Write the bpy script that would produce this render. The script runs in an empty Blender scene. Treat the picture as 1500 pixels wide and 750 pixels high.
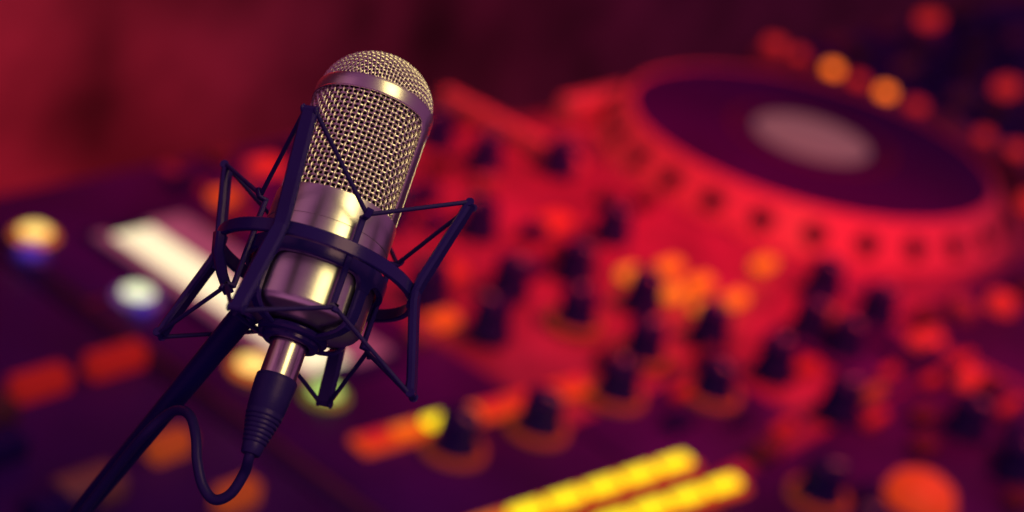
import bpy, bmesh, math, random
from mathutils import Vector, Matrix
random.seed(7)
scene = bpy.context.scene
col = scene.collection
R = math.radians

# ------------------------------------------------------------------ camera
cam_d = bpy.data.cameras.new('camera')
cam = bpy.data.objects.new('camera', cam_d)
col.objects.link(cam)
cam_d.lens = 60; cam_d.sensor_width = 36
cam_d.clip_start = 0.02; cam_d.clip_end = 60
RX = Vector((0.97437, 0.09507, 0.20387)); UX = Vector((-0.22495, 0.41179, 0.88308)); BX = Vector((0, -0.90631, 0.42262))
cam.matrix_world = Matrix(((RX.x, UX.x, BX.x, 0), (RX.y, UX.y, BX.y, 0), (RX.z, UX.z, BX.z, 1.092), (0, 0, 0, 1)))
cam_d.dof.use_dof = True
cam_d.dof.focus_distance = 0.668
cam_d.dof.aperture_fstop = 4.3
cam_d.dof.aperture_blades = 0
scene.camera = cam

# ------------------------------------------------------------------ light and exposure
world = bpy.data.worlds.new('World'); scene.world = world; world.use_nodes = True
bg = world.node_tree.nodes['Background']
bg.inputs[0].default_value = (0.62, 0.17, 0.54, 1); bg.inputs[1].default_value = 0.25
vs = scene.view_settings
vs.view_transform = 'Standard'; vs.look = 'None'; vs.exposure = 0; vs.gamma = 1; vs.use_curve_mapping = False
scene.cycles.use_denoising = True
scene.cycles.max_bounces = 6; scene.cycles.sample_clamp_indirect = 4

def area(name, loc, target, sx, sy, power, color, spread=180, up=None):
    d = bpy.data.lights.new(name, 'AREA'); d.shape = 'RECTANGLE'; d.size = sx; d.size_y = sy
    d.energy = power; d.color = color; d.spread = R(spread)
    o = bpy.data.objects.new(name, d); col.objects.link(o)
    z = (Vector(loc) - Vector(target)).normalized()
    u = Vector(up) if up else Vector((0, 0, 1))
    x = u.cross(z).normalized(); y = z.cross(x)
    m = Matrix((x, y, z)).transposed().to_4x4(); m.translation = Vector(loc); o.matrix_world = m
    return o

MX = Vector((0.9972, -0.0317, -0.0679)); MY = Vector((-0.0273, 0.6909, -0.7224)); MZ = Vector((0.0698, 0.7222, 0.6881))
ML = Vector((-0.0746, 0.6036, 0.7845))
def mic_dir(azr, el):
    a, e = R(azr), R(el)
    return MX * (math.sin(a) * math.cos(e)) - MY * (math.cos(a) * math.cos(e)) + MZ * math.sin(e)
area('key_softbox', ML + mic_dir(27, 26) * 1.15, ML, 0.46, 1.30, 3.0, (1.0, 0.90, 0.31), spread=110, up=MZ)
area('fill_softbox', ML + mic_dir(-62, 12) * 1.2, ML, 0.8, 1.0, 0.45, (0.95, 0.42, 0.55), up=MZ)
area('low_fill_softbox', ML + mic_dir(-8, -50) * 1.0, ML, 1.2, 0.9, 0.6, (0.9, 0.33, 0.66), up=MZ)
area('red_stage_light', (1.45, 2.15, 2.6), (0.20, 2.60, 0), 0.5, 0.5, 12.5, (1.0, 0.016, 0.030), spread=42)
area('wall_wash_light', (-1.4, 2.4, 2.2), (-1.1, 3.75, -0.3), 0.42, 0.42, 15, (1.0, 0.12, 0.06), spread=70)

# ------------------------------------------------------------------ materials
MAT = {}
def principled(name, color, rough=0.5, metal=0.0, spec=0.5, emit=None, estr=0.0, bump=0.0, bscale=200.0, vary=0.0, vscale=8.0, coat=0.0, stretch=None, tint=None):
    m = bpy.data.materials.new(name); m.use_nodes = True
    nt = m.node_tree; b = nt.nodes['Principled BSDF']
    b.inputs['Base Color'].default_value = (*color, 1)
    b.inputs['Roughness'].default_value = rough; b.inputs['Metallic'].default_value = metal
    b.inputs['Specular IOR Level'].default_value = spec
    b.inputs['Coat Weight'].default_value = coat
    if tint: b.inputs['Specular Tint'].default_value = (*tint, 1)
    if emit:
        b.inputs['Emission Color'].default_value = (*emit, 1); b.inputs['Emission Strength'].default_value = estr
    if bump or vary:
        tc = nt.nodes.new('ShaderNodeTexCoord')
        mp = nt.nodes.new('ShaderNodeMapping')
        if stretch: mp.inputs['Scale'].default_value = stretch
        nt.links.new(tc.outputs['Object'], mp.inputs['Vector'])
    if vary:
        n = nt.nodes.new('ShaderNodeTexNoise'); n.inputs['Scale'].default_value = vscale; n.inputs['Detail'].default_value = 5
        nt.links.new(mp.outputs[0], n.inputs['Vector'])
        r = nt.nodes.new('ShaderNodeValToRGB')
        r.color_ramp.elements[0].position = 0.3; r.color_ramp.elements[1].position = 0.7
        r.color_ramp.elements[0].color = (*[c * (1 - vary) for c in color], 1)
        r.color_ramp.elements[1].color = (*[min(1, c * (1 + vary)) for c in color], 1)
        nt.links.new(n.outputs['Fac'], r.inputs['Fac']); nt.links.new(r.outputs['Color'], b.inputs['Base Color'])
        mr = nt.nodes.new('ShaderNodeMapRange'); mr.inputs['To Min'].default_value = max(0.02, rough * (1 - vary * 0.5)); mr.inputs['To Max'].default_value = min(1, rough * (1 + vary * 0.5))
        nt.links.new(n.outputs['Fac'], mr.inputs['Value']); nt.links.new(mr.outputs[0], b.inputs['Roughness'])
    if bump:
        n2 = nt.nodes.new('ShaderNodeTexNoise'); n2.inputs['Scale'].default_value = bscale; n2.inputs['Detail'].default_value = 4
        nt.links.new(mp.outputs[0], n2.inputs['Vector'])
        bp = nt.nodes.new('ShaderNodeBump'); bp.inputs['Strength'].default_value = bump; bp.inputs['Distance'].default_value = 0.001
        nt.links.new(n2.outputs['Fac'], bp.inputs['Height']); nt.links.new(bp.outputs['Normal'], b.inputs['Normal'])
    MAT[name] = m
    return m

principled('satin_nickel', (0.80, 0.72, 0.74), 0.30, 1.0, vary=0.10, vscale=14, bump=0.05, bscale=300, stretch=(1, 1, 6))
principled('wire_nickel', (0.84, 0.74, 0.72), 0.30, 1.0)
principled('polished_nickel', (0.86, 0.76, 0.72), 0.25, 1.0, vary=0.06, vscale=60, stretch=(8, 8, 1))
principled('dark_liner', (0.020, 0.010, 0.035), 0.9, spec=0.1)
principled('black_plastic', (0.016, 0.009, 0.13), 0.21, spec=0.42, tint=(0.85, 0.5, 0.95), bump=0.03, bscale=900, vary=0.12, vscale=40)
principled('black_rubber', (0.014, 0.008, 0.11), 0.45, spec=0.35, tint=(0.85, 0.5, 1.0), bump=0.10, bscale=1200)
principled('elastic_cord', (0.016, 0.009, 0.11), 0.6, spec=0.3, tint=(0.85, 0.5, 1.0), bump=0.25, bscale=1500)
principled('arm_paint', (0.006, 0.004, 0.10), 0.36, spec=0.35, tint=(0.75, 0.5, 1.0), vary=0.12, vscale=30)
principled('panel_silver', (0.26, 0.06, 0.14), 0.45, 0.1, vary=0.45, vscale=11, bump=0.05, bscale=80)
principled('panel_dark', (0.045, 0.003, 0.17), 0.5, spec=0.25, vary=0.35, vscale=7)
principled('case_dark', (0.03, 0.002, 0.14), 0.55, vary=0.3, vscale=6)
principled('knob_black', (0.012, 0.002, 0.13), 0.5, spec=0.25)
principled('button_grey', (0.10, 0.03, 0.05), 0.5)
principled('button_pale', (0.30, 0.12, 0.13), 0.45)
principled('trim_pale', (0.55, 0.20, 0.22), 0.35, 0.0)
principled('platter_vinyl', (0.035, 0.002, 0.15), 0.6, spec=0.1, vary=0.2, vscale=5)
principled('platter_groove', (0.09, 0.03, 0.04), 0.5)
principled('platter_label', (0.05, 0.03, 0.04), 0.5, emit=(0.8, 0.30, 0.36), estr=0.22)  # pale light on the jog label, put in as faint emission
principled('platter_rim', (0.62, 0.18, 0.22), 0.35, 0.0)
principled('dimple_dark', (0.02, 0.004, 0.03), 0.6)
principled('pointer_white', (0.7, 0.66, 0.6), 0.5)
principled('table_wood', (0.03, 0.006, 0.10), 0.45, vary=0.4, vscale=6, bump=0.1, bscale=40, stretch=(1, 8, 1))
principled('wall_plaster', (0.32, 0.06, 0.13), 0.85, vary=0.7, vscale=2.6, bump=0.2, bscale=30)
principled('floor_dark', (0.04, 0.01, 0.03), 0.6, vary=0.3, vscale=3)
def glow(name, c, s): principled(name, (c[0] * 0.3, c[1] * 0.3, c[2] * 0.3), 0.4, emit=c, estr=s)
glow('led_yellow', (1.0, 0.80, 0.010), 1.45)
glow('led_orange', (1.0, 0.22, 0.015), 0.9)
glow('led_red', (1.0, 0.03, 0.025), 0.5)
glow('led_amber', (1.0, 0.17, 0.010), 0.8)
glow('led_bright_amber', (1.0, 0.16, 0.006), 2.0)
glow('meter_halo', (1.0, 0.09, 0.01), 0.5)
glow('screen_cream', (1.0, 0.97, 0.60), 1.0)
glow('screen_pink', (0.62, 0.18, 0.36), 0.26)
glow('lamp_white', (0.85, 1.0, 0.62), 1.2)
glow('lamp_blue', (0.10, 0.05, 0.75), 0.5)
glow('lamp_yellow', (1.0, 0.72, 0.18), 1.4)
glow('lamp_green', (0.50, 0.95, 0.22), 0.9)
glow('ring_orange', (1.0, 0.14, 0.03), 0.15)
glow('key_orange', (1.0, 0.14, 0.03), 0.24)
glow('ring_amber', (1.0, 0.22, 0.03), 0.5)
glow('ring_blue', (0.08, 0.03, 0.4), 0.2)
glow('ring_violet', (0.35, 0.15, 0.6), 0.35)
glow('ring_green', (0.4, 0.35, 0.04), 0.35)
glow('led_dim_red', (1.0, 0.03, 0.025), 0.20)
glow('dome_orange', (1.0, 0.07, 0.015), 0.5)
glow('lamp_orange', (1.0, 0.10, 0.012), 0.65)

# ------------------------------------------------------------------ mesh helpers
def link(name, bm, mat, parent=None, smooth=True, angle=40):
    me = bpy.data.meshes.new(name)
    bmesh.ops.recalc_face_normals(bm, faces=bm.faces)
    if smooth:
        for f in bm.faces: f.smooth = True
        for e in bm.edges:
            if len(e.link_faces) == 2 and e.calc_face_angle(0) > R(angle): e.smooth = False
    bm.to_mesh(me); bm.free()
    me.materials.append(MAT[mat])
    o = bpy.data.objects.new(name, me); col.objects.link(o)
    if parent: o.parent = parent
    return o
def share(o, parent, loc=None, rotz=0, mat=None):
    c = o.copy(); col.objects.link(c); c.parent = parent
    if loc is not None: c.location = loc
    c.rotation_euler = (0, 0, rotz)
    return c
def empty(name, loc=(0, 0, 0), rz=0, label=None, cat=None, group=None, mw=None):
    o = bpy.data.objects.new(name, None); col.objects.link(o)
    o.empty_display_size = 0.02
    if mw is not None: o.matrix_world = mw
    else: o.location = loc; o.rotation_euler = (0, 0, rz)
    tag(o, label, cat, group)
    return o
def tag(o, label=None, cat=None, group=None, kind=None):
    if label: o['label'] = label
    if cat: o['category'] = cat
    if group: o['group'] = group
    if kind: o['kind'] = kind
    return o
def lathe(bm, prof, seg=64, a0=0.0, a1=2 * math.pi, closed=False, M=None):
    full = abs(a1 - a0 - 2 * math.pi) < 1e-6
    n = seg if full else seg + 1
    rows = []
    for r, z in prof:
        if r < 1e-9:
            p = Vector((0, 0, z)); v = bm.verts.new(M @ p if M else p); rows.append([v] * n); continue
        row = []
        for i in range(n):
            a = a0 + (a1 - a0) * i / seg
            p = Vector((r * math.cos(a), r * math.sin(a), z))
            row.append(bm.verts.new(M @ p if M else p))
        rows.append(row)
    pairs = list(zip(rows[:-1], rows[1:]))
    if closed: pairs.append((rows[-1], rows[0]))
    for A, B in pairs:
        for i in range(seg):
            j = (i + 1) % n
            q = []
            for v in (A[i], A[j], B[j], B[i]):
                if v not in q: q.append(v)
            if len(q) >= 3:
                try: bm.faces.new(q)
                except ValueError: pass
def box(bm, cx, cy, cz, sx, sy, sz, bev=0.0, M=None):
    g = bmesh.ops.create_cube(bm, size=1.0)
    vs_ = g['verts']
    for v in vs_: v.co = Vector((v.co.x * sx, v.co.y * sy, v.co.z * sz))
    if bev:
        es = list({e for v in vs_ for e in v.link_edges})
        r = bmesh.ops.bevel(bm, geom=es, offset=bev, segments=2, affect='EDGES', profile=0.5)
        vs_ = list({v for f in r['faces'] for v in f.verts} | {v for v in vs_ if v.is_valid})
    T = Matrix.Translation((cx, cy, cz))
    if M: T = M @ T
    for v in vs_: v.co = T @ v.co
    return vs_
def tube(bm, pts, rad, sides=8, cap=True, loop=False):
    pts = [Vector(p) for p in pts]; n = len(pts)
    rad = rad if isinstance(rad, (list, tuple)) else [rad] * n
    rings = []; prev = None
    for i, p in enumerate(pts):
        if loop: t = pts[(i + 1) % n] - pts[i - 1]
        else: t = pts[min(i + 1, n - 1)] - pts[max(i - 1, 0)]
        t.normalize()
        if prev is None:
            up = Vector((0, 0, 1)) if abs(t.z) < 0.9 else Vector((1, 0, 0))
            nrm = (up - t * up.dot(t)).normalized()
        else:
            nrm = (prev - t * prev.dot(t)).normalized()
        prev = nrm; b = t.cross(nrm)
        rings.append([bm.verts.new(p + (nrm * math.cos(k * 2 * math.pi / sides) + b * math.sin(k * 2 * math.pi / sides)) * rad[i]) for k in range(sides)])
    for i in range(n if loop else n - 1):
        A, B = rings[i], rings[(i + 1) % n]
        for k in range(sides): bm.faces.new((A[k], A[(k + 1) % sides], B[(k + 1) % sides], B[k]))
    if cap and not loop:
        bm.faces.new(list(reversed(rings[0]))); bm.faces.new(rings[-1])
def strip(bm, pts, nrms, w, th, bev=0.0):
    """rectangular bar swept along pts; nrms = direction of thickness; w across; th thick"""
    pts = [Vector(p) for p in pts]; n = len(pts); rings = []
    for i, p in enumerate(pts):
        t = (pts[min(i + 1, n - 1)] - pts[max(i - 1, 0)]).normalized()
        nr = Vector(nrms[i]); nr = (nr - t * nr.dot(t)).normalized(); s = t.cross(nr)
        ww = (w[i] if isinstance(w, (list, tuple)) else w) / 2; hh = (th[i] if isinstance(th, (list, tuple)) else th) / 2
        b = min(bev, ww * 0.6, hh * 0.6)
        cs = [(-ww + b, -hh), (ww - b, -hh), (ww, -hh + b), (ww, hh - b), (ww - b, hh), (-ww + b, hh), (-ww, hh - b), (-ww, -hh + b)]
        rings.append([bm.verts.new(p + s * a + nr * c) for a, c in cs])
    for A, B in zip(rings[:-1], rings[1:]):
        for k in range(8): bm.faces.new((A[k], A[(k + 1) % 8], B[(k + 1) % 8], B[k]))
    bm.faces.new(list(reversed(rings[0]))); bm.faces.new(rings[-1])
def bez(pts, n):
    """Catmull-Rom through pts"""
    P = [Vector(p) for p in pts]; P = [P[0] * 2 - P[1]] + P + [P[-1] * 2 - P[-2]]; out = []
    for i in range(1, len(P) - 2):
        for k in range(n):
            t = k / n
            out.append(0.5 * ((2 * P[i]) + (P[i + 1] - P[i - 1]) * t + (2 * P[i - 1] - 5 * P[i] + 4 * P[i + 1] - P[i + 2]) * t * t + (3 * P[i] - P[i - 1] - 3 * P[i + 1] + P[i + 2]) * t ** 3))
    out.append(P[-2]); return out
mm = 0.001
def cyl(az, r, z): return Vector((r * math.cos(az) * mm, r * math.sin(az) * mm, z * mm))
def radial(az): return Vector((math.cos(az), math.sin(az), 0))

# ------------------------------------------------------------------ the setting
CR = R(-36)
KS = 1.4
def W(u, v, z=0.0): return Vector((u * math.cos(CR) - v * math.sin(CR), u * math.sin(CR) + v * math.cos(CR), z)) * KS
def unit(*a):
    o = empty(*a); o.scale = (KS, KS, KS); return o
def slab(name, u0, u1, v0, v1, z0, z1, mat, bev=0.0):
    bm = bmesh.new(); box(bm, 0, 0, 0, (u1 - u0) * KS, (v1 - v0) * KS, (z1 - z0) * KS, bev * KS)
    o = link(name, bm, mat); o.location = W((u0 + u1) / 2, (v0 + v1) / 2, (z0 + z1) / 2); o.rotation_euler = (0, 0, CR)
    return o
tag(slab('floor', -2.4, 3.0, -2.5, 8.0, -0.92, -0.90, 'floor_dark'), kind='structure')
tag(slab('wall', -2.30, -2.20, -2.5, 8.0, -0.90, 2.2, 'wall_plaster'), kind='structure')
tt = unit('table', W(-0.5, 1.6, -0.9), CR, 'long dark wooden table under the control equipment', 'table')
def part(name, parent, mat, uc, vc, u, v, z, su, sv, sz, bev=0.0):
    bm = bmesh.new(); box(bm, 0, 0, 0, su, sv, sz, bev)
    o = link(name, bm, mat, parent); o.location = (u - uc, v - vc, z - parent.location.z / KS); return o
part('table_top', tt, 'table_wood', -0.5, 1.6, -0.52, 1.65, -0.125, 1.70, 4.4, 0.04, 0.006)
for lu, lv in ((-1.3, -0.45), (0.25, -0.45), (-1.3, 3.75), (0.25, 3.75)):
    part('leg', tt, 'table_wood', -0.5, 1.6, lu, lv, -0.5225, 0.07, 0.07, 0.755, 0.004)

# ------------------------------------------------------------------ DJ mixer
mu, mv = -0.85, 1.28
mixer = unit('mixing_console', W(mu, mv, -0.1045), CR, 'wide red-lit mixing console crowded with black knobs and amber lights', 'mixer')
ZP = mixer.location.z / KS
def mp(name, mat, u, v, z, su, sv, sz, bev=0.0, root=None): return part(name, mixer, mat, mu, mv, u, v, z, su, sv, sz, bev)
mp('case', 'case_dark', -0.85, 1.28, -0.057, 0.98, 0.80, 0.094, 0.008)
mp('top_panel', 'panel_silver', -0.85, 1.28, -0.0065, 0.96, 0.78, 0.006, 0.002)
# printed sections; the red light's falloff is also put into these dark plates
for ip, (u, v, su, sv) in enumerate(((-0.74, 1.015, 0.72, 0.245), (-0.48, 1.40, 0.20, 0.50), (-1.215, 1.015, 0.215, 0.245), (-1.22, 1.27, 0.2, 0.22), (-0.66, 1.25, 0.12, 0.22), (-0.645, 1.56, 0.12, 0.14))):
    mp('dim_section_plate', 'panel_dark', u, v, -0.0015 + ip * 0.00025, su, sv, 0.003, 0.001)
mp('trim_rail', 'trim_pale', -1.22, 1.615, 0.008, 0.24, 0.018, 0.02, 0.004)
def knob_mesh():
    bm = bmesh.new()
    prof = [(0, 0.0385), (0.0155, 0.0385), (0.0175, 0.0365), (0.0195, 0.011), (0.0220, 0.008), (0.0230, 0.0), (0, 0.0)]
    lathe(bm, prof, 24)
    o = link('knob', bm, 'knob_black'); return o
kproto = knob_mesh()
bm = bmesh.new(); box(bm, 0, 0.008, 0.0392, 0.003, 0.012, 0.0012); pproto = link('pointer', bm, 'pointer_white')
bm = bmesh.new(); lathe(bm, [(0.0235, 0.0005), (0.0235, 0.006), (0.0285, 0.006), (0.0285, 0.0005)], 24, closed=True); rproto = link('skirt_glint', bm, 'ring_orange')  # orange light caught by the knob skirts, put in as glowing rings
first = True
KN = [(-0.928, 1.284, 0), (-0.919, 1.383, 0), (-0.846, 1.295, 1), (-0.837, 1.397, 0), (-0.767, 1.307, 1), (-0.755, 1.406, 0), (-0.682, 1.31, 1), (-0.675, 1.41, 0),
      (-0.755, 1.635, 0), (-0.684, 1.635, 0), (-0.662, 1.528, 0), (-0.706, 1.527, 0), (-0.592, 1.403, 0), (-0.875, 1.195, 0), (-0.748, 1.01, 1), (-0.731, 1.103, 1), (-0.73, 1.217, 1),
      (-1.241, 1.501, 0), (-1.164, 1.504, 0), (-1.118, 1.59, 0), (-1.041, 1.359, 0), (-0.963, 1.503, 0), (-0.955, 1.19, 0), (-1.10, 1.28, 0), (-0.50, 1.50, 0), (-0.43, 1.47, 0), (-0.52, 1.25, 1), (-0.45, 1.22, 0)]
for (u, v, ring) in KN:
    k = kproto if first else share(kproto, mixer)
    k.parent = mixer; k.location = (u - mu, v - mv, 0.0005 - ZP); k.rotation_euler = (0, 0, random.uniform(-2.2, 2.2))
    if first: pproto.parent = k
    else: share(pproto, k, (0, 0, 0))
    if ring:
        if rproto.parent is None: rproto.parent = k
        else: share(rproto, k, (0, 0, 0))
    first = False
# lit buttons
def lit(name, mat, u, v, su, sv, h=0.012): return mp(name, mat, u, v, h / 2 + 0.0005, su, sv, h, 0.002)
for (u, v) in ((-0.874, 1.496), (-0.832, 1.497), (-0.788, 1.503), (-0.824, 1.615)): lit('lit_button', 'led_amber', u, v, 0.016, 0.034)
for (u, v) in ((-0.885, 1.437), (-0.832, 1.447), (-0.797, 1.452)): lit('lit_button', 'led_orange', u, v, 0.016, 0.026)
for (u, v, m_) in ((-0.911, 1.165, 'lamp_orange'), (-0.98, 1.25, 'led_red'), (-1.218, 1.147, 'lamp_orange')): lit('lit_button', m_, u, v, 0.020, 0.034)
for (u, v) in ((-1.012, 1.458), (-1.26, 1.24), (-0.62, 1.635), (-0.55, 1.60), (-1.18, 1.34)): lit('lit_button', 'led_red', u, v, 0.026, 0.04)
# round lamps beside the screen
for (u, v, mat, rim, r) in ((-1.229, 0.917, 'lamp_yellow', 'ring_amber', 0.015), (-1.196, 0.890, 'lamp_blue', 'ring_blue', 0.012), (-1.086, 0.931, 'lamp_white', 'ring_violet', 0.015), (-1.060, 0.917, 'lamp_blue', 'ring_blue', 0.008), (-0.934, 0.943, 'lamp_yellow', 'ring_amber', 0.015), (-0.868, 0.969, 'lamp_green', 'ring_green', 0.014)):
    bm = bmesh.new(); lathe(bm, [(0, 0.010), (r * 0.6, 0.0095), (r * 0.95, 0.006), (r, 0), (0, 0)], 24)
    o = link('round_lamp', bm, mat, mixer); o.location = (u - mu, v - mv, 0.0035 - ZP)
    bm = bmesh.new(); lathe(bm, [(r * 1.02, 0), (r * 1.02, 0.005), (r * 1.25, 0.0045), (r * 1.5, 0.001), (r * 1.5, 0)], 24, closed=True); link('lamp_halo', bm, rim, o)  # coloured glow fringe of the lamp, put in as an emissive ring
mp('screen_frame', 'knob_black', -1.045, 1.022, 0.003, 0.34, 0.125, 0.006, 0.002)
mp('lit_screen', 'screen_cream', -1.045, 1.003, 0.0075, 0.29, 0.046, 0.003)
mp('screen_glow', 'screen_pink', -1.045, 1.051, 0.0075, 0.31, 0.046, 0.003)  # pink glow beside the screen, put in as dim emissive strips
mp('screen_glow', 'screen_pink', -1.045, 0.971, 0.0075, 0.31, 0.014, 0.003)
# level meters
def meter(u0, v0, u1, v1, n, mats):
    ang = math.atan2(v1 - v0, u1 - u0); L = math.hypot(u1 - u0, v1 - v0)
    bm = bmesh.new(); box(bm, 0, 0, 0, L * (n + 0.1) / (n - 1), 0.025, 0.006, 0.001)  # orange glow around the LEDs, put in as an emissive strip
    lens = link('meter_halo', bm, 'meter_halo', mixer); lens.location = ((u0 + u1) / 2 - mu, (v0 + v1) / 2 - mv, 0.0045 - ZP); lens.rotation_euler = (0, 0, ang)
    for i in range(n):
        t = i / (n - 1)
        bm = bmesh.new(); box(bm, 0, 0, 0, L / (n - 1) * 0.76, 0.0130, 0.006, 0.001)
        s = link('led_segment', bm, mats[i], mixer); s.location = (u0 + (u1 - u0) * t - mu, v0 + (v1 - v0) * t - mv, 0.0095 - ZP); s.rotation_euler = (0, 0, ang)
meter(-0.652, 0.945, -0.622, 1.164, 6, ['led_orange'] + ['led_yellow'] * 5)
meter(-0.604, 1.000, -0.576, 1.176, 5, ['led_orange'] + ['led_yellow'] * 4)
meter(-0.790, 0.955, -0.760, 1.188, 8, ['led_red', 'led_amber', 'led_yellow', 'led_amber', 'led_red', 'led_red', 'led_red', 'led_red'])
bm = bmesh.new(); lathe(bm, [(0, 0.026), (0.018, 0.024), (0.029, 0.016), (0.033, 0.005), (0.034, 0), (0, 0)], 32)
o = link('dome_lamp', bm, 'dome_orange', mixer); o.location = (-0.462 - mu, 1.335 - mv, 0.002 - ZP)
# small keys and faders, sitting clear of the knobs and lamps
taken = [(u, v) for u, v, _ in KN] + [(-0.455, 1.345)]
rr = random.Random(11); nk = 0
protos = {}
for i in range(900):
    u = rr.uniform(-1.30, -0.40); v = rr.uniform(1.09, 1.64)
    if any(math.hypot(u - a, v - b) < 0.042 for a, b in taken): continue
    if v < 1.23 and -0.85 < u < -0.55: continue
    if -0.93 < u < -0.77 and 1.42 < v < 1.64: continue
    if u < -1.09 and v > 1.59: continue
    taken.append((u, v)); nk += 1
    m = rr.choice(['button_grey', 'knob_black', 'button_pale', 'button_grey', 'knob_black', 'led_red' if rr.random() < 0.25 else 'panel_dark'])
    if m not in protos:
        bm = bmesh.new(); box(bm, 0, 0, 0, 0.02, 0.03, 0.012, 0.002); o = link('key', bm, m, mixer); protos[m] = o
    else:
        o = share(protos[m], mixer)
    o.location = (u - mu, v - mv, 0.0075 - ZP)
    if nk > 44: break
for i in range(200):
    u = rr.uniform(-0.74, -0.40); v = rr.uniform(1.24, 1.65)
    if any(math.hypot(u - a, v - b) < 0.036 for a, b in taken) or math.hypot(u + 0.462, v - 1.335) < 0.09: continue
    taken.append((u, v)); nk += 1
    m = rr.choice(['led_dim_red', 'button_pale', 'ring_orange', 'led_dim_red', 'knob_black'])
    bm = bmesh.new(); box(bm, 0, 0, 0, 0.010, rr.uniform(0.025, 0.045), 0.010, 0.002); o = link('dash_light' if m in ('led_dim_red', 'ring_orange') else 'key', bm, m, mixer)
    o.location = (u - mu, v - mv, 0.0085 - ZP)
    if nk > 64: break
for (u, v) in ((-0.46, 1.03), (-0.46, 1.10), (-0.53, 0.98)):
    mp('fader_slot', 'knob_black', u, v, 0.002, 0.16, 0.008, 0.003)
    mp('fader_cap', 'button_grey', u + rr.uniform(-0.06, 0.06), v, 0.014, 0.022, 0.034, 0.02, 0.003)

# ------------------------------------------------------------------ media player with jog wheel
du, dv = -0.98, 2.07
deck = unit('media_player', W(du, dv, -0.1045), CR, 'red-lit deck with one big black jog wheel and dimpled rim', 'media player')
ZD = deck.location.z / KS
def dp(name, mat, u, v, z, su, sv, sz, bev=0.0): return part(name, deck, mat, du, dv, u, v, z, su, sv, sz, bev)
dp('case', 'case_dark', -0.91, 2.07, -0.083, 0.90, 0.74, 0.042, 0.006)
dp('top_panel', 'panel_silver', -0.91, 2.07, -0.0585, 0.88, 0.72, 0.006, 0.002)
dp('dim_section_plate', 'panel_dark', -0.595, 2.07, -0.0540, 0.24, 0.70, 0.003, 0.001)  # dim near end of the deck, darkened by a dark-coloured plate
ju, jv = -1.041, 2.068
bm = bmesh.new()
lathe(bm, [(0.258, -0.0025), (0.261, 0.0), (0.266, -0.002), (0.270, -0.010), (0.297, -0.046), (0.301, -0.055), (0.20, -0.055), (0.20, -0.006), (0.258, -0.006)], 96, closed=True)
jog = link('jog_wheel', bm, 'platter_rim', deck); jog.location = (ju - du, jv - dv, -ZD)
bm = bmesh.new(); lathe(bm, [(0, -0.0025), (0.2575, -0.0025), (0.2575, -0.0055), (0, -0.0055)], 96); link('platter_top', bm, 'platter_vinyl', jog)
bm = bmesh.new(); lathe(bm, [(0.112, -0.0023), (0.112, -0.0010), (0.119, -0.0010), (0.119, -0.0023)], 72, closed=True); link('groove_ring', bm, 'platter_groove', jog)
bm = bmesh.new(); lathe(bm, [(0, 0.0015), (0.078, 0.0015), (0.083, -0.0010), (0.083, -0.0022), (0, -0.0022)], 64); link('centre_label', bm, 'platter_label', jog)  # plain label; its emission stands in for paler light falling there
sp = None
for i in range(26):
    a = 2 * math.pi * i / 26
    if sp is None:
        bm = bmesh.new(); lathe(bm, [(0, 0.008), (0.010, 0.0065), (0.0155, 0.002), (0.016, -0.006), (0, -0.006)], 16); sp = link('dimple_stud', bm, 'dimple_dark', jog); o = sp  # dark finger dimples of the rim, put in as dark raised studs
    else: o = share(sp, jog)
    o.location = (0.284 * math.cos(a), 0.284 * math.sin(a), -0.0285); o.rotation_euler = (0, R(53), a)
dp('slot_bezel', 'trim_pale', -1.315, 1.95, -0.040, 0.034, 0.19, 0.03, 0.005)
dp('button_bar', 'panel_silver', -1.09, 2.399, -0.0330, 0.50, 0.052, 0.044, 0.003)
for (u, m, r) in ((-1.32, 'led_red', 0.017), (-1.272, 'led_red', 0.012), (-1.207, 'led_bright_amber', 0.0125), (-1.158, 'led_red', 0.014), (-1.107, 'led_bright_amber', 0.0125), (-1.05, 'led_red', 0.014), (-0.99, 'button_pale', 0.016), (-0.93, 'led_red', 0.012), (-0.875, 'led_red', 0.015)):
    bm = bmesh.new(); lathe(bm, [(0, 0.012), (r * 0.75, 0.012), (r, 0.009), (r, 0), (0, 0)], 20)
    o = link('bar_button', bm, m, deck); o.location = (u - du, 2.399 - dv, -0.0108 - ZD)
for i, (u, v, m) in enumerate(((-0.86, 2.36, 'button_grey'), (-0.80, 2.32, 'led_red'), (-0.74, 2.26, 'button_grey'), (-0.69, 1.80, 'button_grey'), (-0.68, 1.87, 'button_pale'), (-0.66, 1.94, 'led_red'), (-0.66, 2.02, 'button_grey'), (-0.66, 2.10, 'knob_black'), (-0.76, 1.75, 'knob_black'), (-0.86, 1.74, 'button_pale'), (-0.95, 1.735, 'button_grey'), (-1.10, 1.735, 'button_grey'), (-1.2, 1.745, 'knob_black'))):
    bm = bmesh.new(); lathe(bm, [(0, 0.018), (0.014, 0.018), (0.018, 0.014), (0.019, 0), (0, 0)], 20)
    o = link('round_button', bm, m, deck); o.location = (u - du, v - dv, -0.0522 - ZD)

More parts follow.
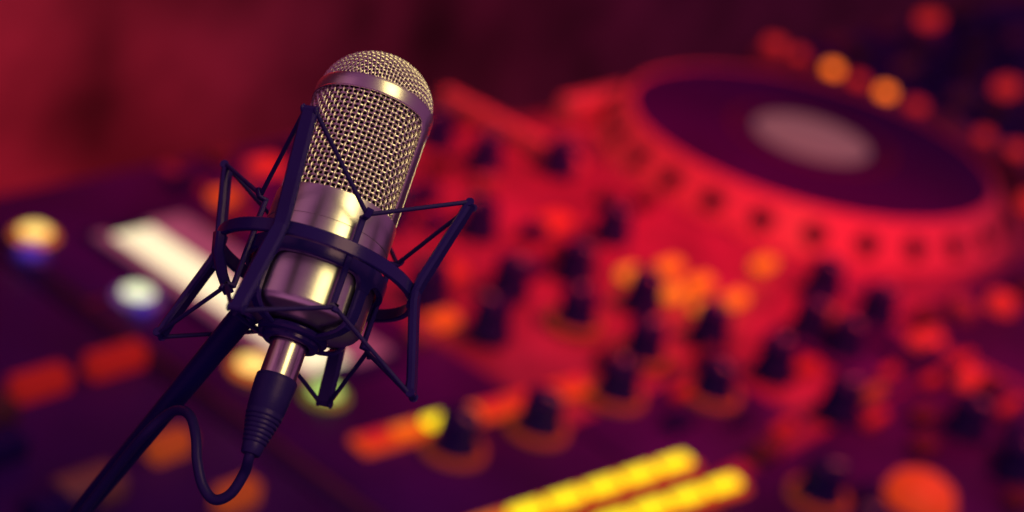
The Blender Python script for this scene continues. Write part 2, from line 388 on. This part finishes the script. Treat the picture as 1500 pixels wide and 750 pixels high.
# ------------------------------------------------------------------ neighbours: a second deck beyond and an effects unit on the near side
def side_unit(name, label, cat, u0, u1, v0, v1, items, zt=-0.025):
    uc, vc = (u0 + u1) / 2, (v0 + v1) / 2
    r = unit(name, W(uc, vc, -0.1045), CR, label, cat)
    part('case', r, 'case_dark', uc, vc, uc, vc, (zt - 0.005 - 0.1045) / 2, u1 - u0, v1 - v0, 0.1045 + zt - 0.005, 0.006)
    part('top_panel', r, 'panel_dark', uc, vc, uc, vc, zt - 0.0025, u1 - u0 - 0.02, v1 - v0 - 0.02, 0.005, 0.001)
    for (nm, u, v, su, sv, h, m) in items: part(nm, r, m, uc, vc, u, v, zt + h / 2, su, sv, h, 0.002)
    return r
rr = random.Random(5); items = []
for i in range(44):
    u = -1.30 + (i % 11) * 0.062 + rr.uniform(-0.01, 0.01); v = 2.56 + (i // 11) * 0.17 + rr.uniform(-0.04, 0.04)
    items.append(('key', u, v, 0.028, 0.05, 0.02, rr.choice(['button_pale', 'button_grey', 'led_red', 'knob_black', 'panel_silver'])))
side_unit('media_player', 'dark deck with scattered red keys beyond the jog wheel deck', 'media player', -1.34, -0.55, 2.48, 3.40, items)
items = [('lit_key', -1.0, 0.765, 0.020, 0.05, 0.02, 'led_dim_red'), ('lit_key', -1.00, 0.842, 0.020, 0.055, 0.02, 'led_dim_red'), ('lit_key', -0.872, 0.80, 0.018, 0.036, 0.02, 'key_orange'), ('lit_key', -0.79, 0.802, 0.018, 0.036, 0.02, 'key_orange'), ('lit_key', -0.856, 0.711, 0.03, 0.05, 0.02, 'button_pale'), ('lit_key', -0.984, 0.70, 0.03, 0.05, 0.02, 'button_grey')]
for i in range(24): items.append(('key', -1.30 + (i % 8) * 0.09, 0.50 + (i // 8) * 0.09, 0.03, 0.05, 0.018, rr.choice(['button_grey', 'knob_black', 'panel_dark'])))
side_unit('effects_unit', 'dark effects unit with two red lit keys behind the stand arm', 'effects unit', -1.34, -0.40, 0.44, 0.876, items, -0.004)

# ------------------------------------------------------------------ microphone
MM = Matrix((MX, MY, MZ)).transposed().to_4x4(); MM.translation = ML
mic = empty('condenser_microphone', label='silver studio condenser microphone with domed woven wire grille', cat='microphone', mw=MM)
bm = bmesh.new()
lathe(bm, [(x * mm, z * mm) for x, z in ((22.0, 26.5), (24.6, 27.0), (25.1, 26.7), (25.3, 26.0), (25.3, 14.15), (25.05, 13.95), (25.05, 13.65), (25.3, 13.45), (25.3, -19.3), (25.1, -20.2), (24.2, -21.6), (23.4, -22.3), (22.9, -22.6), (21, -23.6), (15, -25.6), (9, -26.4), (0, -26.4))], 160)
link('body', bm, 'satin_nickel', mic, angle=30)
# head frame: top band, side struts, window openings with rounded top corners
bm = bmesh.new()
RF = 25.15; S0 = R(-16); HALF = R(7.5); ZB, ZT, ZW, RC = 26.2, 77.4, 71.8, 7.0
def zhigh(a):
    d = min((a - S0) % math.pi, math.pi - (a - S0) % math.pi)
    if d < HALF - 1e-6: return None
    arc = (d - HALF) * RF
    return ZW if arc >= RC else ZW - RC + math.sqrt(max(0, RC * RC - (RC - arc) ** 2))
angs = []
for half in range(2):
    base = S0 + half * math.pi
    angs += [base + HALF * t for t in (-1, -0.5, 0, 0.5, 1)]
    arcs = [RC * (1 - math.cos(math.pi / 2 * k / 8)) / RF for k in range(1, 9)]
    angs += [base + HALF + x for x in arcs]
    a, b = base + HALF + RC / RF, base + math.pi - HALF - RC / RF
    angs += [a + (b - a) * k / 48 for k in range(1, 48)]
    angs += [base + math.pi - HALF - x for x in reversed(arcs)]
cols_ = []
for a in angs:
    zh = zhigh(a); zz = ZW - RC if zh is None else zh
    cols_.append((a, bm.verts.new(cyl(a, RF, ZB)), bm.verts.new(cyl(a, RF, zz)), bm.verts.new(cyl(a, RF, (zz + ZT) / 2)), bm.verts.new(cyl(a, RF, ZT))))
n = len(cols_)
for i in range(n):
    A, B = cols_[i], cols_[(i + 1) % n]
    bm.faces.new((A[2], B[2], B[3], A[3])); bm.faces.new((A[3], B[3], B[4], A[4]))
    amid = A[0] + ((B[0] - A[0]) % (2 * math.pi)) / 2
    if zhigh(amid) is None: bm.faces.new((A[1], B[1], B[2], A[2]))
for v in [v for v in bm.verts if not v.link_faces]: bm.verts.remove(v)
fr = link('head_frame', bm, 'satin_nickel', mic, angle=60)
sol = fr.modifiers.new('thickness', 'SOLIDIFY'); sol.thickness = 1.3 * mm; sol.offset = -1
bv = fr.modifiers.new('edge', 'BEVEL'); bv.width = 0.28 * mm; bv.segments = 2; bv.limit_method = 'ANGLE'; bv.angle_limit = R(50)
for half in range(2):
    base = S0 + half * math.pi; path = [cyl(base + HALF, RF - 0.2, ZB + 0.4)]
    for k in range(0, 9):
        x = RC * (1 - math.cos(math.pi / 2 * k / 8)); path.append(cyl(base + HALF + x / RF, RF - 0.2, ZW - RC + RC * math.sin(math.pi / 2 * k / 8)))
    a, b = base + HALF + RC / RF, base + math.pi - HALF - RC / RF
    path += [cyl(a + (b - a) * k / 40, RF - 0.2, ZW) for k in range(1, 40)]
    for k in range(8, -1, -1):
        x = RC * (1 - math.cos(math.pi / 2 * k / 8)); path.append(cyl(base + math.pi - HALF - x / RF, RF - 0.2, ZW - RC + RC * math.sin(math.pi / 2 * k / 8)))
    path.append(cyl(base + math.pi - HALF, RF - 0.2, ZB + 0.4))
    bm = bmesh.new(); tube(bm, path, 0.42 * mm, 8); link('window_rim', bm, 'polished_nickel', fr)
bm = bmesh.new(); lathe(bm, [(x * mm, z * mm) for x, z in ((23.8, 76.8), (25.0, 77.45), (24.8, 78.0), (24.0, 78.3), (23.2, 77.8))], 128, closed=True); link('top_lip', bm, 'satin_nickel', fr)
# woven side grille
bm = bmesh.new()
RG = 23.25; NV = 66; P = 2.08; NR = 24; AMP = 0.38; WR = 0.53
z0 = 25.2
for i in range(NV):
    a = 2 * math.pi * i / NV; pts = []
    for k in range(NR * 4 + 1):
        zz = z0 + P * k / 4
        pts.append(cyl(a, RG + AMP * math.cos(math.pi * (k / 4) + i * math.pi), zz))
    tube(bm, pts, WR * mm, 6, cap=False)
for j in range(NR + 1):
    pts = []
    for k in range(NV * 4):
        a = 2 * math.pi * k / (NV * 4)
        pts.append(cyl(a, RG - AMP * math.cos(math.pi * (k / 4) + j * math.pi), z0 + P * j))
    tube(bm, pts, WR * mm, 6, cap=False, loop=True)
tag(link('side_grille', bm, 'wire_nickel', mic, angle=80), kind='stuff')
# pressed woven dome
bm = bmesh.new()
RD, HD, ZD0 = 23.7, 20.8, 77.2
G = 36; pd = 2.0 / G
def dome(gx, gy, off):
    rho = math.hypot(gx, gy); th = rho * math.pi / 2 * 1.0; az = math.atan2(gy, gx)
    nx, nz = math.sin(th) * RD, math.cos(th) * HD
    nn = Vector((math.sin(th) / RD, 0, math.cos(th) / HD)).normalized()
    rr_, zz = nx + nn.x * off, nz + nn.z * off
    return Vector((rr_ * math.cos(az), rr_ * math.sin(az), ZD0 + zz)) * mm
ca, sa = math.cos(R(10)), math.sin(R(10))
for axis in range(2):
    for i in range(1, G):
        c = -1 + i * pd; lim = math.sqrt(max(0, 1.0 - c * c)); pts = []
        n = int(2 * lim / pd * 3)
        for k in range(n + 1):
            s = -lim + 2 * lim * k / n
            ph = math.pi * (s / pd) + i * math.pi
            off = 0.26 * math.cos(ph) * (1 if axis == 0 else -1)
            gx, gy = (c, s) if axis == 0 else (s, c)
            pts.append(dome(gx * ca - gy * sa, gx * sa + gy * ca, off))
        if len(pts) > 3: tube(bm, pts, 0.43 * mm, 6, cap=False)
tag(link('dome_grille', bm, 'wire_nickel', mic, angle=80), kind='stuff')
bm = bmesh.new()
lathe(bm, [(x * mm, z * mm) for x, z in [(21.9, 26.8), (21.9, 77.2)] + [(22.2 * math.cos(R(t)), 77.2 + 19.4 * math.sin(R(t))) for t in range(10, 90, 10)] + [(0, 96.6)]], 64)
link('inner_screen', bm, 'dark_liner', mic)

# ------------------------------------------------------------------ shock mount
mount = empty('shock_mount', label='black spider shock mount with elastic cords cradling the microphone', cat='shock mount', mw=MM)
bm = bmesh.new()
lathe(bm, [(x * mm, z * mm) for x, z in ((39.3, 2.3), (39.7, 2.75), (41.3, 2.75), (41.7, 2.3), (41.7, -2.3), (41.3, -2.75), (39.7, -2.75), (39.3, -2.3))], 128, closed=True)
link('outer_ring', bm, 'black_plastic', mount, angle=25)
SP = R(-108.1)
tips_t, tips_b = [], []
adj = {0: (53.5, 43.0, 53.2, 39.0), 1: (53.2, 39.6, 54.2, 40.8), 2: (53, 40, 52.0, 36.0), 3: (53.2, 37.2, 54.0, 38.0)}
for k in range(4):
    a = SP + k * math.pi / 2; rt, zt, rb, zb = adj[k]; rd = radial(a)
    tips_t.append(cyl(a, rt, zt)); tips_b.append(cyl(a, rb, -zb))
    bm = bmesh.new()
    up = [cyl(a, 42.6, -7.5), cyl(a, 43.2, -1.0), cyl(a, 44.2, 5.0), cyl(a, rt - 1.2, zt - 5), cyl(a, rt, zt + 0.6)]
    strip(bm, up, [rd] * 5, [3.0 * mm, 6.0 * mm, 6.4 * mm, 6.4 * mm, 6.2 * mm], [2.4 * mm, 3.2 * mm, 3.4 * mm, 3.2 * mm, 3.6 * mm], 0.95 * mm)
    dn = [cyl(a, 43.0, 7.5), cyl(a, 43.3, 0.5), cyl(a, 44.0, -5.0), cyl(a, rb - 1.2, -zb + 5), cyl(a, rb, -zb - 0.6)]
    strip(bm, dn, [rd] * 5, [2.6 * mm, 5.4 * mm, 6.5 * mm, 6.5 * mm, 6.3 * mm], [2.2 * mm, 3.0 * mm, 3.5 * mm, 3.3 * mm, 3.7 * mm], 0.95 * mm)
    post = link('outer_post', bm, 'black_plastic', mount, angle=25)
    tg = Vector((-math.sin(a), math.cos(a), 0))
    for tip, s in ((tips_t[-1], 1), (tips_b[-1], -1)):
        bm = bmesh.new()
        c = tip + Vector((0, 0, s * 0.7 * mm)) + rd * 0.6 * mm
        tube(bm, [c - tg * 3.2 * mm, c - tg * 2.7 * mm, c - tg * 2.2 * mm, c + tg * 2.2 * mm, c + tg * 2.7 * mm, c + tg * 3.2 * mm], [1.7 * mm, 1.9 * mm, 1.4 * mm, 1.4 * mm, 1.9 * mm, 1.7 * mm], 12)
        link('cord_notch', bm, 'black_plastic', post, angle=35)
# inner cradle
bm = bmesh.new()
CRAD, CH, CC = 28.9, R(5.4), 5.0
rings = []
ca_ = []
for k in range(4):
    b0 = R(-129) + k * math.pi / 2
    ca_ += [b0 + CH * t for t in (-1, 0, 1)]
    arcs = [CC * (1 - math.cos(math.pi / 2 * q / 7)) / CRAD for q in range(1, 8)]
    ca_ += [b0 + CH + x for x in arcs]
    lo, hi = b0 + CH + CC / CRAD, b0 + math.pi / 2 - CH - CC / CRAD
    ca_ += [lo + (hi - lo) * q / 24 for q in range(1, 24)]
    ca_ += [b0 + math.pi / 2 - CH - x for x in reversed(arcs)]
def zlow(a):
    d = (a - R(-129)) % (math.pi / 2); d = min(d, math.pi / 2 - d) - CH
    if d <= 1e-9: return -3.6 - CC
    arc = d * CRAD
    return -3.6 if arc >= CC else -3.6 - CC + math.sqrt(max(0, CC * CC - (CC - arc) ** 2))
for a in ca_:
    zl = zlow(a)
    prof = ((26.1, 2.7), (26.5, 3.1), (28.5, 3.1), (CRAD, 2.7), (CRAD, zl + 0.5), (28.4, zl), (26.5, zl), (26.1, zl + 0.4))
    rings.append([bm.verts.new(cyl(a, r_, z_)) for r_, z_ in prof])
for q in range(len(rings)):
    A, B = rings[q], rings[(q + 1) % len(rings)]
    for w in range(8): bm.faces.new((A[w], A[(w + 1) % 8], B[(w + 1) % 8], B[w]))
link('cradle_ring', bm, 'black_plastic', mount, angle=25)
for k in range(4):
    a = R(-129) + k * math.pi / 2; rd = radial(a)
    bm = bmesh.new()
    pts = [cyl(a, 27.4, -7.6), cyl(a, 27.4, -16), cyl(a, 27.1, -20), cyl(a, 25.8, -23.2), cyl(a, 23, -25.4), cyl(a, 19, -27.0), cyl(a, 12, -28.6)]
    nr = [rd, rd, rd, (rd - Vector((0, 0, 0.7))), (rd * 0.5 - Vector((0, 0, 1))), (rd * 0.25 - Vector((0, 0, 1))), (rd * 0.2 - Vector((0, 0, 1)))]
    strip(bm, pts, nr, [5.4 * mm, 5.3 * mm, 5.2 * mm, 4.8 * mm, 4.4 * mm, 4.2 * mm, 4.2 * mm], [2.6 * mm, 2.6 * mm, 2.6 * mm, 2.4 * mm, 2.0 * mm, 1.7 * mm, 1.6 * mm], 0.6 * mm)
    link('cradle_rib', bm, 'black_plastic', mount, angle=25)
    # rounded gussets at the rib head
hook_t, hook_b = [], []
for k in range(4):
    a = SP + math.pi / 4 + k * math.pi / 2; rd = radial(a)
    bm = bmesh.new()
    strip(bm, [cyl(a, 29.6, -20.5), cyl(a, 29.6, -10), cyl(a, 29.6, 8), cyl(a, 29.6, 18.0)], [rd] * 4, 2.5 * mm, 1.9 * mm, 0.4 * mm)
    for z, s in ((17.6, 1), (-20.0, -1)):
        strip(bm, [cyl(a, 29.0, z), cyl(a, 31.2, z), cyl(a, 32.6, z + s * 0.3), cyl(a, 33.6, z + s * 1.6), cyl(a, 34.0, z + s * 3.2)], [Vector((0, 0, 1)), Vector((0, 0, 1)), Vector((0, 0, 1)) - rd * 0.4, Vector((0, 0, 1)) - rd, -rd], 2.8 * mm, 1.5 * mm, 0.35 * mm)
    link('hook_post', bm, 'black_plastic', mount, angle=25)
    hook_t.append(cyl(a, 32.2, 18.6)); hook_b.append(cyl(a, 32.2, -21.0))
def cord(p, q):
    d = (q - p).normalized(); bm = bmesh.new()
    m1 = p.lerp(q, 0.5); m1 += Vector((0, 0, 0))
    tube(bm, [p, p + d * 2 * mm, m1, q - d * 2 * mm, q], [1.0 * mm, 0.93 * mm, 0.88 * mm, 0.93 * mm, 1.0 * mm], 10)
    link('elastic_cord', bm, 'elastic_cord', mount)
for k in range(4):
    a = SP + k * math.pi / 2; rd = radial(a); tg = Vector((-math.sin(a), math.cos(a), 0))
    for s in (1, -1):
        h = k if s == 1 else (k - 1) % 4
        cord(tips_t[k] + Vector((0, 0, 0.9 * mm)) + tg * s * 2.0 * mm, hook_t[h])
        cord(tips_b[k] - Vector((0, 0, 0.9 * mm)) + tg * s * 2.0 * mm, hook_b[h])
# clamping collar under the microphone
bm = bmesh.new()
lathe(bm, [(x * mm, z * mm) for x, z in ((7.6, -26.6), (13.6, -26.7), (14.2, -27.3), (14.1, -28.4), (13.4, -29.4), (12.8, -29.8), (12.0, -29.6), (11.6, -30.0), (11.5, -31.2), (10.8, -32.0), (9.4, -32.3), (8.2, -31.9), (7.6, -31.0))], 96, closed=True)
link('collar_nut', bm, 'black_plastic', mount, angle=35)
# swivel joint towards the stand
bm = bmesh.new()
pts = [Vector(p) * mm for p in ((-38.5, -14.5, -1), (-37.0, -12.5, -8), (-33, -8, -15), (-29, -4, -20))]
strip(bm, pts, [radial(R(-160))] * 4, [8 * mm, 7.5 * mm, 7 * mm, 8 * mm], 4 * mm, 0.8 * mm)
link('swivel_bracket', bm, 'black_plastic', mount, angle=25)
bm = bmesh.new(); tube(bm, [Vector((-24, -2, -27)) * mm, Vector((-15, 10, -27)) * mm, Vector((-12.5, 22, -25)) * mm], 1.15 * mm, 10); link('tie_rod', bm, 'black_plastic', mount)

# ------------------------------------------------------------------ stand arm
A0 = Vector((-0.0972, 0.5929, 0.7663)); A1 = Vector((-0.1549, 0.6042, 0.6486)); A2 = Vector((-0.237, 0.620, 0.4814)); A3 = Vector((-0.5230, 0.6766, -0.0938))
ad = (A1 - A0).normalized()
base = A3 + (A3 - A2).normalized() * 0.06; base.z = -0.1463
stand = empty('microphone_stand', base, 0, 'thick dark blue boom arm rising from a weighted base to the shock mount', 'microphone stand')
def to_stand(ps): return [Vector(p) - base for p in ps]
top = A0 - ad * 0.016
bm = bmesh.new()
tube(bm, to_stand(bez([top, A0, A1, A2, A3, base + Vector((0, 0, 0.012))], 8)), [5.3 * mm] * 9 + [5.3 * mm - 0.14 * mm * k for k in range(8)] + [4.2 * mm] * 24, 28)
link('boom_arm', bm, 'arm_paint', stand)
bm = bmesh.new()
pp = []; rr_ = []
for k in range(14):
    pp.append(top - ad * (0.004 - 0.0016 * k)); rr_.append((6.6 if k % 2 else 5.9) * mm)
tube(bm, to_stand(pp), rr_, 28); link('swivel_knob', bm, 'black_plastic', stand)
bm = bmesh.new(); lathe(bm, [(0, 0.022), (0.012, 0.022), (0.018, 0.014), (0.060, 0.010), (0.066, 0.006), (0.067, 0), (0, 0)], 48); link('weighted_base', bm, 'arm_paint', stand)

# ------------------------------------------------------------------ cable with its plug
cable = empty('microphone_cable', label='black cable with silver plug looping from the microphone to the arm', cat='cable', mw=MM)
bm = bmesh.new()
lathe(bm, [(x * mm, z * mm) for x, z in ((0, -28.5), (7.2, -28.5), (7.25, -46.5), (7.0, -47.6), (0, -47.6))], 64); link('plug_barrel', bm, 'polished_nickel', cable, angle=30)
prof = [(6.6, -46.2), (7.7, -46.0), (8.15, -46.5), (8.2, -49.0), (7.9, -54.0), (7.35, -60.2), (7.15, -60.5), (7.25, -60.9)]
for k in range(7):
    zc = -62.2 - k * 1.75; r = 7.15 - k * 0.40
    prof += [(r - 0.05, zc + 0.6), (r + 0.12, zc + 0.1), (r - 0.10, zc - 0.5), (r - 0.50, zc - 0.75)]
prof += [(4.35, -74.2), (3.85, -77.4), (3.55, -77.8), (1.5, -77.8), (0, -77.8)]
bm = bmesh.new(); lathe(bm, [(x * mm, z * mm) for x, z in prof], 64); link('strain_relief', bm, 'black_rubber', cable, angle=50)
CP = [(-0.0810, 0.5471, 0.4106), (-0.0844, 0.5442, 0.4018), (-0.0903, 0.5443, 0.3973), (-0.0962, 0.5485, 0.3993), (-0.1011, 0.5557, 0.4052), (-0.1046, 0.5645, 0.4099), (-0.1098, 0.5744, 0.4122), (-0.1162, 0.5818, 0.4091), (-0.1225, 0.5851, 0.4022), (-0.1292, 0.5848, 0.392), (-0.1373, 0.5880, 0.3755), (-0.1485, 0.5915, 0.3508), (-0.1663, 0.5955, 0.3126), (-0.2343, 0.6100, 0.1756), (-0.505, 0.664, -0.375), (-0.53, 0.56, -0.454), (-0.62, 0.40, -0.4563)]
inv = MM.inverted()
lp = [Vector((0, 0, -74 * mm)), Vector((0, 0, -79 * mm))] + [inv @ (Vector(p) + Vector((0, 0, 0.312))) for p in CP]
bm = bmesh.new(); tube(bm, bez(lp, 10), 2.08 * mm, 16); link('cable_jacket', bm, 'black_rubber', cable)
